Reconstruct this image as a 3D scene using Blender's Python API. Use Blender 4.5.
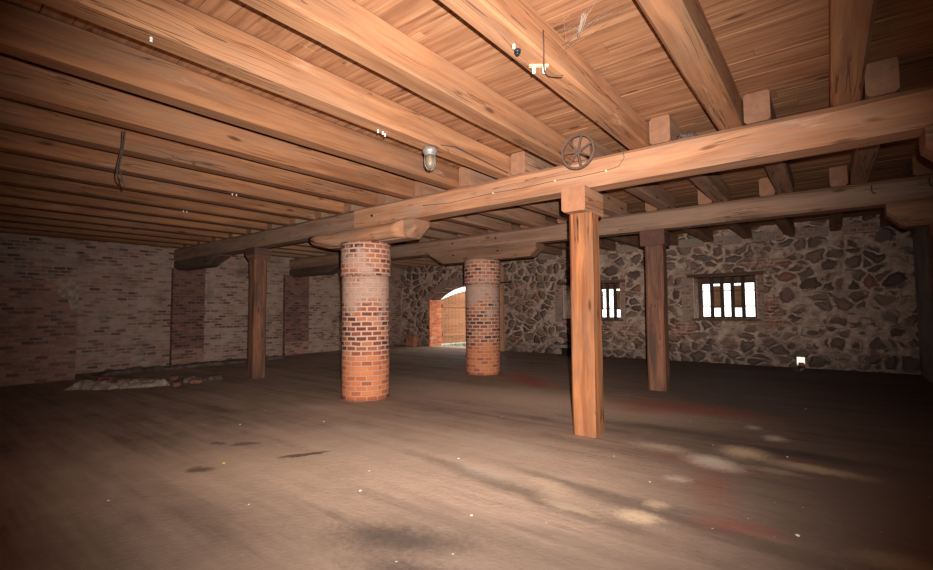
import bpy, bmesh, math, random
from mathutils import Vector, Matrix, noise

# ------------------------------------------------------------------ clear
for o in list(bpy.data.objects):
    bpy.data.objects.remove(o)
SC = bpy.context.scene
COL = SC.collection
PI = math.pi

# ------------------------------------------------------------------ camera
CAM_H = 1.35
pit, yaw, rol = [math.radians(a) for a in (3.052, 38.139, -0.492)]
F = Vector((-math.sin(yaw) * math.cos(pit), math.cos(yaw) * math.cos(pit), math.sin(pit)))
R0 = Vector((math.cos(yaw), math.sin(yaw), 0))
U0 = R0.cross(F)
RV = R0 * math.cos(rol) + U0 * math.sin(rol)
UV_ = -R0 * math.sin(rol) + U0 * math.cos(rol)
cd = bpy.data.cameras.new('camera')
cam = bpy.data.objects.new('camera', cd)
COL.objects.link(cam)
cam.matrix_world = Matrix(((RV.x, UV_.x, -F.x, 0), (RV.y, UV_.y, -F.y, 0), (RV.z, UV_.z, -F.z, CAM_H), (0, 0, 0, 1)))
cd.sensor_fit = 'HORIZONTAL'
cd.sensor_width = 36.0
cd.lens = 461.143 / 933 * 36.0
cd.clip_start = 0.02
SC.camera = cam

# ------------------------------------------------------------------ sky, flash, exposure
wd = bpy.data.worlds.new('sky')
SC.world = wd
wd.use_nodes = True
bg = wd.node_tree.nodes['Background']
bg.inputs[0].default_value = (1.0, 0.97, 0.93, 1)
bg.inputs[1].default_value = 3.2

fl = bpy.data.lights.new('camera_flash', 'SPOT')        # the photographer's flash, up and right of the lens
flo = bpy.data.objects.new('camera_flash', fl)
COL.objects.link(flo)
fpos = Vector((0, 0, CAM_H)) + RV * 0.075 + UV_ * 0.13
aim = (F * 1.0 - UV_ * 0.035 - RV * 0.02).normalized()
flo.location = fpos
flo.rotation_euler = aim.to_track_quat('-Z', 'Y').to_euler()
fl.energy = 2550
fl.color = (1.0, 0.95, 0.90)
fl.spot_size = math.radians(102)
fl.spot_blend = 1.0
fl.shadow_soft_size = 0.012

SC.view_settings.view_transform = 'Standard'
SC.view_settings.look = 'None'
SC.view_settings.exposure = 0.0
SC.view_settings.gamma = 1.0
SC.view_settings.use_curve_mapping = False

# ------------------------------------------------------------------ mesh helpers
class MB:
    def __init__(self):
        self.v = []; self.f = []; self.uv = []; self.sm = []
    def face(self, idx, uv=None, smooth=False):
        self.f.append(tuple(idx)); self.uv.append(uv); self.sm.append(smooth)
    def box(self, x0, x1, y0, y1, z0, z1):
        b = len(self.v)
        self.v += [(x0, y0, z0), (x1, y0, z0), (x1, y1, z0), (x0, y1, z0), (x0, y0, z1), (x1, y0, z1), (x1, y1, z1), (x0, y1, z1)]
        for q in ((0, 3, 2, 1), (4, 5, 6, 7), (0, 1, 5, 4), (1, 2, 6, 5), (2, 3, 7, 6), (3, 0, 4, 7)):
            self.face([b + i for i in q])
        return self
    def prism_y(self, pts, y0, y1, smooth=False):
        """polygon in (x, z), extruded along y; pts counter-clockwise seen from -y"""
        n = len(pts); b = len(self.v)
        self.v += [(p[0], y0, p[1]) for p in pts] + [(p[0], y1, p[1]) for p in pts]
        self.face([b + i for i in range(n)])
        self.face([b + n + i for i in reversed(range(n))])
        for i in range(n):
            j = (i + 1) % n
            self.face([b + i, b + n + i, b + n + j, b + j])
        return self
    def loft(self, rings, caps=True, smooth=True, uvs=None, closed=True):
        """list of rings, each a list of points; joined one after the other"""
        n = len(rings[0]); b = len(self.v)
        for r in rings: self.v += [tuple(p) for p in r]
        for k in range(len(rings) - 1):
            for i in range(n):
                j = (i + 1) % n
                uv = None
                if uvs:
                    u0, u1 = uvs[0][i], uvs[0][i + 1]; w0, w1 = uvs[1][k], uvs[1][k + 1]
                    uv = [(u0, w0), (u1, w0), (u1, w1), (u0, w1)]
                self.face([b + k * n + i, b + k * n + j, b + (k + 1) * n + j, b + (k + 1) * n + i], uv, smooth)
        if caps:
            self.face([b + i for i in reversed(range(n))], None, False)
            e = b + (len(rings) - 1) * n
            self.face([e + i for i in range(n)], None, False)
        return self
    def cyl(self, c, axis, r, h, n=20, r2=None, smooth=True):
        c = Vector(c); a = Vector(axis).normalized()
        t = a.orthogonal().normalized(); s = a.cross(t)
        r2 = r if r2 is None else r2
        rg = []
        for q, rr in ((0, r), (h, r2)):
            rg.append([c + a * q + (t * math.cos(2 * PI * i / n) + s * math.sin(2 * PI * i / n)) * rr for i in range(n)])
        return self.loft(rg, True, smooth)
    def lathe(self, c, prof, n=24):
        """prof: list of (r, z)"""
        c = Vector(c)
        rg = [[c + Vector((r * math.cos(2 * PI * i / n), r * math.sin(2 * PI * i / n), z)) for i in range(n)] for r, z in prof]
        return self.loft(rg, True, True)
    def tube(self, pts, r, n=7):
        pts = [Vector(p) for p in pts]
        rg = []; t0 = None
        for i, p in enumerate(pts):
            d = (pts[min(i + 1, len(pts) - 1)] - pts[max(i - 1, 0)]).normalized()
            t = d.orthogonal().normalized() if t0 is None else (t0 - d * t0.dot(d)).normalized()
            t0 = t; s = d.cross(t)
            rg.append([p + (t * math.cos(2 * PI * k / n) + s * math.sin(2 * PI * k / n)) * r for k in range(n)])
        return self.loft(rg, True, True)
    def build(self, name, mat, parent=None, loc=None, rot=None):
        me = bpy.data.meshes.new(name)
        me.from_pydata([tuple(p) for p in self.v], [], self.f)
        me.update()
        lay = me.uv_layers.new(name='UVMap')
        for poly, uv, sm in zip(me.polygons, self.uv, self.sm):
            poly.use_smooth = sm
            nrm = poly.normal
            for k, li in enumerate(poly.loop_indices):
                co = me.vertices[me.loops[li].vertex_index].co
                if uv: lay.data[li].uv = uv[k]
                elif abs(nrm.z) > 0.75: lay.data[li].uv = (co.x, co.y)
                elif abs(nrm.x) > abs(nrm.y): lay.data[li].uv = (co.y, co.z)
                else: lay.data[li].uv = (co.x, co.z)
        bm = bmesh.new(); bm.from_mesh(me)
        bmesh.ops.recalc_face_normals(bm, faces=bm.faces)
        bm.to_mesh(me); bm.free()
        if mat: me.materials.append(mat)
        o = bpy.data.objects.new(name, me)
        COL.objects.link(o)
        if loc: o.location = loc
        if rot: o.rotation_euler = rot
        if parent: o.parent = parent
        return o

def thing(name, label, cat, loc=(0, 0, 0), group=None, rotz=0):
    o = bpy.data.objects.new(name, None); COL.objects.link(o)
    o.location = loc; o.rotation_euler = (0, 0, rotz); o.empty_display_size = 0.1
    return tag(o, label, cat, group)
def tag(o, label, cat, group=None, kind=None):
    o['label'] = label; o['category'] = cat
    if group: o['group'] = group
    if kind: o['kind'] = kind
    return o
def struct(o, label, cat):
    o['kind'] = 'structure'; o['label'] = label; o['category'] = cat
    return o
def dup(root):
    r = root.copy(); COL.objects.link(r)
    for ch in list(root.children):
        c = ch.copy(); COL.objects.link(c); c.parent = r
        for g in ch.children:
            d = g.copy(); COL.objects.link(d); d.parent = c
    return r

def beam(L, w, h, seed=0, cham=0.02, wob=0.006, seg=0.35, taper=0.0, bulge=0.0):
    """hewn timber: length along local x from 0, centred in y, z from 0 to h; edges chamfered and a little wavy"""
    rn = random.Random(seed); m = MB()
    n = max(2, int(L / seg)); rings = []
    off = rn.uniform(0, 100)
    for k in range(n + 1):
        x = L * k / n
        def nz(q): return noise.noise(Vector((x * 0.7 + off, q * 3.1, seed * 0.37))) + 0.4 * noise.noise(Vector((x * 2.9 + off, q * 5.3, 7)))
        dy = wob * nz(1); c = [cham * (1 + 0.8 * nz(2 + i)) for i in range(4)]
        c = [max(0.003, q) for q in c]
        ww = w / 2 + wob * 0.6 * nz(8); b = bulge
        rings.append([Vector((x, -ww + c[0] + dy, wob * 0.5 * nz(9) * (0 if k in (0, n) else 1))), Vector((x, ww - c[1] + dy, 0)), Vector((x, ww + dy, c[1])), Vector((x, ww + b + dy, h * .5)),
                      Vector((x, ww + dy, h - c[2])), Vector((x, ww - c[2] + dy, h)), Vector((x, -ww + c[3] + dy, h)), Vector((x, -ww + dy, h - c[3])), Vector((x, -ww - b + dy, h * .5)), Vector((x, -ww + dy, c[0]))])
    m.loft(rings, True, False)
    return m

# ------------------------------------------------------------------ material helpers
class NT:
    def __init__(self, name):
        self.m = bpy.data.materials.new(name); self.m.use_nodes = True
        self.t = self.m.node_tree; self.n = self.t.nodes
        self.b = self.n['Principled BSDF']
        self.b.inputs['Roughness'].default_value = 0.85
        self.b.inputs['Specular IOR Level'].default_value = 0.25
    def link(self, a, b): self.t.links.new(a, b)
    def put(self, sock, v):
        if hasattr(v, 'links') or isinstance(v, bpy.types.NodeSocket): self.link(v, sock)
        elif isinstance(v, (tuple, list)) and len(v) == 3 and sock.type == 'RGBA': sock.default_value = (*v, 1)
        else: sock.default_value = v
    def coord(self, kind='Object'):
        return self.n.new('ShaderNodeTexCoord').outputs[kind]
    def rand(self): return self.n.new('ShaderNodeObjectInfo').outputs['Random']
    def island(self): return self.n.new('ShaderNodeNewGeometry').outputs['Random Per Island']
    def map(self, v, scale=(1, 1, 1), loc=(0, 0, 0), rot=(0, 0, 0)):
        q = self.n.new('ShaderNodeMapping'); self.put(q.inputs[0], v)
        self.put(q.inputs['Scale'], scale); self.put(q.inputs['Location'], loc); self.put(q.inputs['Rotation'], rot)
        return q.outputs[0]
    def noise(self, v, scale, detail=4, rough=0.55, dist=0.0, color=False):
        q = self.n.new('ShaderNodeTexNoise'); self.put(q.inputs['Vector'], v)
        self.put(q.inputs['Scale'], scale); q.inputs['Detail'].default_value = detail
        q.inputs['Roughness'].default_value = rough; q.inputs['Distortion'].default_value = dist
        return q.outputs['Color' if color else 'Fac']
    def voronoi(self, v, scale, feature='F1', out='Distance', rnd=1.0):
        q = self.n.new('ShaderNodeTexVoronoi'); q.feature = feature; self.put(q.inputs['Vector'], v)
        q.inputs['Scale'].default_value = scale; q.inputs['Randomness'].default_value = rnd
        return q.outputs[out]
    def math(self, op, a, b=0.0, c=0.0, clamp=False):
        q = self.n.new('ShaderNodeMath'); q.operation = op; q.use_clamp = clamp
        self.put(q.inputs[0], a); self.put(q.inputs[1], b); self.put(q.inputs[2], c)
        return q.outputs[0]
    def vmath(self, op, a, b=(0, 0, 0)):
        q = self.n.new('ShaderNodeVectorMath'); q.operation = op
        self.put(q.inputs[0], a); self.put(q.inputs[1], b)
        return q.outputs['Value' if op in ('LENGTH', 'DISTANCE') else 'Vector']
    def scale(self, v, s):
        q = self.n.new('ShaderNodeVectorMath'); q.operation = 'SCALE'; self.put(q.inputs[0], v); self.put(q.inputs['Scale'], s)
        return q.outputs[0]
    def sep(self, v):
        q = self.n.new('ShaderNodeSeparateXYZ'); self.put(q.inputs[0], v); return q.outputs
    def comb(self, x=0.0, y=0.0, z=0.0):
        q = self.n.new('ShaderNodeCombineXYZ')
        for i, v in enumerate((x, y, z)): self.put(q.inputs[i], v)
        return q.outputs[0]
    def range(self, v, a, b, c=0.0, d=1.0, smooth=True):
        q = self.n.new('ShaderNodeMapRange'); q.interpolation_type = 'SMOOTHSTEP' if smooth else 'LINEAR'
        self.put(q.inputs[0], v)
        for i, k in enumerate((a, b, c, d)): q.inputs[1 + i].default_value = k
        return q.outputs[0]
    def mix(self, f, a, b, mode='MIX'):
        q = self.n.new('ShaderNodeMix'); q.data_type = 'RGBA'; q.blend_type = mode
        self.put(q.inputs[0], f); self.put(q.inputs[6], a); self.put(q.inputs[7], b)
        return q.outputs[2]
    def ramp(self, f, stops):
        q = self.n.new('ShaderNodeValToRGB'); self.put(q.inputs[0], f); e = q.color_ramp.elements
        while len(e) > 1: e.remove(e[-1])
        e[0].position = stops[0][0]; e[0].color = (*stops[0][1], 1)
        for p, c in stops[1:]:
            k = e.new(p); k.color = (*c, 1)
        return q.outputs[0]
    def brick(self, v, w, h, mortar, off=0.5, smooth=0.15):
        q = self.n.new('ShaderNodeTexBrick'); self.put(q.inputs['Vector'], v)
        q.inputs['Color1'].default_value = (0, 0, 0, 1); q.inputs['Color2'].default_value = (1, 1, 1, 1); q.inputs['Mortar'].default_value = (.5, .5, .5, 1)
        q.inputs['Scale'].default_value = 1; q.inputs['Mortar Size'].default_value = mortar; q.inputs['Mortar Smooth'].default_value = smooth
        q.inputs['Brick Width'].default_value = w; q.inputs['Row Height'].default_value = h; q.offset = off
        return q.outputs['Color'], q.outputs['Fac']
    def color(self, c): self.put(self.b.inputs['Base Color'], c)
    def bump(self, h, dist=0.01, strength=1.0):
        q = self.n.new('ShaderNodeBump'); q.inputs['Strength'].default_value = strength; q.inputs['Distance'].default_value = dist
        self.put(q.inputs['Height'], h); self.link(q.outputs[0], self.b.inputs['Normal'])

def wood(name, light, dark, grey=(0.19, 0.14, 0.105), greyness=0.25, crack=0.6, var=0.25, knots=0.8, gscale=1.0):
    t = NT(name)
    co = t.coord('Object'); r = t.rand()
    co = t.vmath('ADD', co, t.comb(t.math('MULTIPLY', r, 37.0), t.math('MULTIPLY', r, 11.0), t.math('MULTIPLY', r, 5.0)))
    warp = t.noise(t.map(co, (0.8, 2, 2)), 1.0, 2)
    co2 = t.vmath('ADD', co, t.comb(0.0, t.math('MULTIPLY', warp, 0.12), t.math('MULTIPLY', warp, 0.12)))
    g1 = t.noise(t.map(co2, (0.9 * gscale, 15 * gscale, 15 * gscale)), 1.0, 5, 0.6)
    g2 = t.noise(t.map(co2, (2.5, 60, 60)), 1.0, 3, 0.6)
    big = t.noise(t.map(co, (0.55, 2.2, 2.2)), 1.0, 3)
    g = t.math('ADD', t.math('MULTIPLY', g1, 0.7), t.math('MULTIPLY', g2, 0.3))
    c = t.ramp(g, [(0.34, dark), (0.47, tuple(l * .6 + d * .4 for l, d in zip(light, dark))), (0.59, light)])
    c = t.mix(t.range(big, 0.48, 0.66, 0, .85), c, t.mix(0.5, c, tuple(d * .8 for d in dark)))
    mid = t.noise(t.map(co2, (0.35, 7.5, 7.5), (9, 4, 1)), 1.0, 3, .6)
    c = t.mix(t.range(mid, 0.50, 0.62, 0, .5), c, dark)
    c = t.mix(t.range(mid, 0.34, 0.46, .35, 0), c, tuple(min(1, l * 1.25) for l in light))
    gm = t.noise(t.map(co, (0.9, 5, 5), (3, 9, 2)), 1.0, 4, 0.65)
    c = t.mix(t.math('MULTIPLY', t.math('MULTIPLY', t.range(gm, 0.42, 0.68), greyness), t.range(t.math('ABSOLUTE', t.sep(t.coord('Normal'))[0]), 0.5, 0.8, 1, 0)), c, grey)
    sc = t.noise(t.map(co, (1.1, 6, 6), (6, 2, 8)), 1.0, 5, .7)
    c = t.mix(t.range(sc, .60, .74, 0, .6), c, tuple(min(1, l * 1.15 + .10) for l in light))
    # knots
    kv = t.map(co2, (1.6, 5.5, 5.5), (1.7, .3, .9))
    kd = t.voronoi(kv, 1.0)
    kr = t.voronoi(kv, 1.0, 'F1', 'Color')
    keep = t.range(t.sep(kr)[0], 0.40, 0.45)
    endm = t.range(t.math('ABSOLUTE', t.sep(t.coord('Normal'))[0]), 0.5, 0.8, 1, 0)
    knots = t.math('MULTIPLY', endm, knots); crack = t.math('MULTIPLY', endm, crack)
    km = t.math('MULTIPLY', t.math('MULTIPLY', t.range(kd, 0.05, 0.17, 1, 0), keep), knots)
    c = t.mix(km, c, tuple(d * 0.45 for d in dark))
    # drying cracks
    ck = t.noise(t.map(co2, (0.55, 22, 22), (7, 1, 3)), 1.0, 2, 0.4)
    cm = t.math('MULTIPLY', t.range(t.math('ABSOLUTE', t.math('SUBTRACT', ck, 0.5)), 0.004, 0.016, 1, 0), t.range(t.noise(t.map(co, (0.7, 3, 3), (5, 5, 5)), 1.0, 2), 0.50, 0.58))
    cm = t.math('MULTIPLY', cm, crack)
    c = t.mix(cm, c, (0.018, 0.012, 0.008))
    c = t.mix(t.math('MULTIPLY', t.math('SUBTRACT', 1.0, endm), .62), c, tuple(d * 1.15 for d in dark))
    hv = t.math('ADD', 1.0 - var * 0.5, t.math('MULTIPLY', r, var))
    c = t.mix(1.0, c, t.comb(hv, hv, hv), 'MULTIPLY')
    t.color(c)
    t.bump(t.math('SUBTRACT', g, t.math('MULTIPLY', cm, 1.5)), 0.006, 0.7)
    return t.m

def simple(name, c, rough=0.7, metal=0.0, var=0.0, nscale=30, dark=None):
    t = NT(name)
    t.b.inputs['Roughness'].default_value = rough; t.b.inputs['Metallic'].default_value = metal
    n = t.noise(t.coord('Object'), nscale, 4)
    t.color(t.mix(t.range(n, .35, .65), dark or tuple(q * .7 for q in c), c))
    t.bump(n, 0.003, 0.5)
    return t.m

M = {}
M['joist'] = wood('pine_joist', (0.43, 0.200, 0.096), (0.23, 0.090, 0.039), (0.27, 0.160, 0.10), 0.45, 0.6, 0.2, 0.9)
M['darker_joist'] = wood('darker_joist', (0.345, 0.152, 0.070), (0.18, 0.068, 0.030), (0.21, 0.125, 0.08), 0.5, 0.6, 0.25, 0.95)  # darker copy of the joist wood, for the left joists
M['grey_joist'] = wood('dusty_joist', (0.40, 0.205, 0.122), (0.22, 0.105, 0.06), (0.27, 0.18, 0.125), 0.7)
M['girder'] = wood('hewn_girder', (0.52, 0.25, 0.135), (0.30, 0.13, 0.066), (0.34, 0.215, 0.15), 0.6)
M['grey_girder'] = wood('dusty_girder', (0.36, 0.20, 0.13), (0.20, 0.105, 0.065), (0.27, 0.18, 0.13), 0.7)
M['bolster'] = wood('weathered_bolster', (0.38, 0.195, 0.115), (0.21, 0.10, 0.06), (0.26, 0.165, 0.115), 0.6)
M['post'] = wood('orange_post', (0.42, 0.165, 0.064), (0.20, 0.064, 0.026), (0.14, 0.078, 0.05), 0.6, 1.0, 0.1, 1.0)
M['old_post'] = wood('brown_post', (0.27, 0.115, 0.066), (0.12, 0.052, 0.033), (0.06, 0.040, 0.032), 0.75, 0.8)
M['dark'] = wood('sooty_timber', (0.17, 0.095, 0.065), (0.085, 0.048, 0.035), (0.065, 0.050, 0.04), 0.6)
M['red_timber'] = wood('reddish_head_block', (0.17, 0.075, 0.052), (0.085, 0.040, 0.030), (0.09, 0.058, 0.046), 0.5)
M['frame'] = wood('window_timber', (0.20, 0.10, 0.06), (0.09, 0.048, 0.032), (0.075, 0.055, 0.045), 0.5)
M['bars'] = wood('window_bars', (0.10, 0.055, 0.04), (0.05, 0.028, 0.02), (0.04, 0.03, 0.025), 0.5)
M['shutter'] = wood('shutter_board', (0.66, 0.34, 0.19), (0.46, 0.22, 0.115), (0.4, 0.25, 0.17), 0.2)
M['leaf'] = wood('door_board', (0.48, 0.225, 0.115), (0.31, 0.135, 0.065), (0.32, 0.19, 0.12), 0.4)

# ceiling boards: one colour per board
def boards():
    t = NT('ceiling_boards')
    co = t.coord('Object'); r = t.island()
    co = t.vmath('ADD', co, t.comb(t.math('MULTIPLY', r, 53.0), 0.0, t.math('MULTIPLY', r, 19.0)))
    g1 = t.noise(t.map(co, (1.3, 20, 20)), 1.0, 4, 0.6, 0.3)
    c = t.ramp(g1, [(0.32, (0.17, 0.068, 0.031)), (0.48, (0.33, 0.150, 0.072)), (0.66, (0.46, 0.235, 0.122))])
    c = t.mix(t.range(r, 0.0, 1.0, 0.0, 0.45, False), c, (0.30, 0.125, 0.06))
    sv = t.noise(t.map(co, (0.9, 4, 4), (2, 2, 2)), 1.0, 3)
    c = t.mix(t.range(sv, 0.58, 0.72, 0, .55), c, (0.20, 0.085, 0.04))
    kv = t.map(co, (2.2, 7, 7)); kd = t.voronoi(kv, 1.0); kr = t.sep(t.voronoi(kv, 1.0, 'F1', 'Color'))[0]
    c = t.mix(t.math('MULTIPLY', t.range(kd, 0.10, 0.2, 1, 0), t.range(kr, .62, .66)), c, (0.13, 0.055, 0.028))
    t.color(c); t.bump(g1, 0.005, 0.6)
    return t.m
M['boards'] = boards()

def brickmat(name, w, h, mortar, stops, mcol, wash=None, zones=None, washcol=(0.52, 0.40, 0.34), dirt=0.3, uvoff=(0, 0, 0), warp=0.010, off=0.5):
    """wash: (low, high) noise thresholds of the pale lime wash; zones: function(t, uv) -> extra wash factor 0..1"""
    t = NT(name)
    uv = t.map(t.coord('UV'), (1, 1, 1), uvoff)
    wv = t.noise(uv, 5.0, 2, .5, 0, True)
    uvw = t.vmath('ADD', uv, t.scale(t.vmath('SUBTRACT', wv, (0.5, 0.5, 0.5)), warp))
    bc, bf = t.brick(uvw, w, h, mortar, off)
    val = t.sep(bc)[0]
    fine = t.noise(uv, 38.0, 4, .6)
    v2 = t.math('ADD', val, t.math('MULTIPLY', t.math('SUBTRACT', fine, .5), .35))
    c = t.ramp(v2, stops)
    c = t.mix(bf, c, t.mix(t.range(t.noise(uv, 7.0, 3), .35, .65), tuple(q * .72 for q in mcol), mcol))
    if wash:
        wn = t.noise(uv, 2.1, 5, .6)
        wf = t.range(wn, wash[0], wash[1])
        if zones: wf = t.math('MULTIPLY', wf, zones(t, uv), clamp=True)
        wf = t.math('MULTIPLY', wf, t.range(fine, .3, .6, .55, 1.0))
        c = t.mix(wf, c, washcol)
    dn = t.noise(uv, 1.3, 5, .62)
    c = t.mix(t.range(dn, .52, .72, 0, dirt), c, (0.05, 0.038, 0.03))
    t.color(c)
    t.bump(t.math('SUBTRACT', t.math('MULTIPLY', fine, .35), t.math('MULTIPLY', bf, 1.0)), 0.012, 0.8)
    return t.m

PB = [(0.05, (0.12, 0.04, 0.028)), (0.25, (0.36, 0.085, 0.035)), (0.5, (0.52, 0.14, 0.05)), (0.75, (0.64, 0.215, 0.075)), (1.0, (0.60, 0.28, 0.15))]
def pil_zone(t, uv):
    v = t.sep(uv)[1]
    return t.math('MULTIPLY', t.range(v, 0.45, 1.0), t.range(v, 2.2, 2.5, 1.0, .6))
def pillar_mat(name, seed):
    t = NT(name)
    uv0 = t.coord('UV'); uv = t.map(uv0, (1, 1, 1), (seed, 0, 0))
    wv = t.noise(uv, 5.0, 2, .5, 0, True)
    uvw = t.vmath('ADD', uv, t.scale(t.vmath('SUBTRACT', wv, (.5, .5, .5)), 0.022))
    bc, bf = t.brick(uvw, 0.165, 0.074, 0.0135)
    val = t.sep(bc)[0]; fine = t.noise(uv, 40.0, 4, .6); v = t.sep(uv0)[1]
    v2 = t.math('ADD', val, t.math('MULTIPLY', t.math('SUBTRACT', fine, .5), .3))
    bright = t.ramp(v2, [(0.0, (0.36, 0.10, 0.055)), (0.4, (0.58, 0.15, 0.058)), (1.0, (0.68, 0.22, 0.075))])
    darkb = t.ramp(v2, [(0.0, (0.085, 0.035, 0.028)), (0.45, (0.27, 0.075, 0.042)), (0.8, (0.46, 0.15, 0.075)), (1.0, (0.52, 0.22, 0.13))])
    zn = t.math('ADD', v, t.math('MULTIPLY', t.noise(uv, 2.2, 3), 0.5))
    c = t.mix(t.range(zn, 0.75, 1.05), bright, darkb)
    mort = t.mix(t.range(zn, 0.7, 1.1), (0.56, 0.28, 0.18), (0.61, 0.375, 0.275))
    c = t.mix(bf, c, mort)
    wn = t.math('ADD', t.noise(uv, 2.6, 6, .65), t.math('MULTIPLY', fine, .15))
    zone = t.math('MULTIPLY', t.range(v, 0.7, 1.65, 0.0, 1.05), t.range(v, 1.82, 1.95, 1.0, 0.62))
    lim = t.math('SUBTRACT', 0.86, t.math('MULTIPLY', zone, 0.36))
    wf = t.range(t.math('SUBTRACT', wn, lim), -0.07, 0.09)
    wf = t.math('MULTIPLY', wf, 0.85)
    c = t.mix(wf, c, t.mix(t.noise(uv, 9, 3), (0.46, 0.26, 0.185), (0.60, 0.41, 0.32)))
    t.color(c)
    t.bump(t.math('SUBTRACT', t.math('MULTIPLY', fine, .35), bf), 0.014, 0.8)
    return t.m
M['pillar_a'] = pillar_mat('pillar_brick', 0.0)
M['pillar_b'] = pillar_mat('pillar_brick_far', 4.7)
WB = [(0.0, (0.11, 0.068, 0.054)), (0.18, (0.24, 0.125, 0.095)), (0.45, (0.40, 0.235, 0.18)), (0.75, (0.48, 0.31, 0.24)), (1.0, (0.42, 0.18, 0.125))]
M['wall_brick'] = brickmat('old_wall_brick', 0.21, 0.074, 0.013, WB, (0.46, 0.335, 0.27), (0.48, 0.70), None, (0.47, 0.345, 0.28), 0.5)
M['dark_brick'] = brickmat('pilaster_brick', 0.19, 0.074, 0.012, [(0.0, (0.08, 0.04, 0.034)), (0.5, (0.21, 0.092, 0.07)), (1.0, (0.31, 0.125, 0.09))], (0.24, 0.15, 0.125), None, None, dirt=.4)
M['low_brick'] = brickmat('low_wall_brick', 0.20, 0.074, 0.012, [(0.0, (0.13, 0.065, 0.05)), (0.5, (0.36, 0.165, 0.12)), (1.0, (0.45, 0.23, 0.165))], (0.34, 0.23, 0.18), (0.55, 0.7), None, (0.26, 0.2, 0.16), .45)
M['red_brick'] = brickmat('jamb_brick', 0.25, 0.088, 0.013, [(0.0, (0.40, 0.09, 0.04)), (0.5, (0.60, 0.155, 0.06)), (1.0, (0.70, 0.25, 0.11))], (0.58, 0.27, 0.16), (0.60, 0.74), None, (0.62, 0.45, 0.36), .1)
M['pale_brick'] = brickmat('surround_brick', 0.13, 0.088, 0.014, [(0.0, (0.22, 0.095, 0.068)), (0.5, (0.38, 0.175, 0.125)), (1.0, (0.48, 0.27, 0.20))], (0.48, 0.345, 0.27), (0.42, 0.62), None, (0.34, 0.26, 0.21), .3)
M['window_brick'] = brickmat('window_reveal_brick', 0.13, 0.085, 0.014, [(0.0, (0.52, 0.27, 0.20)), (0.5, (0.64, 0.40, 0.30)), (1.0, (0.7, 0.48, 0.38))], (0.78, 0.62, 0.52), (0.5, 0.66), None, (0.55, 0.42, 0.36), .1)  # colour raised to stand in for skylight on the reveals

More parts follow.
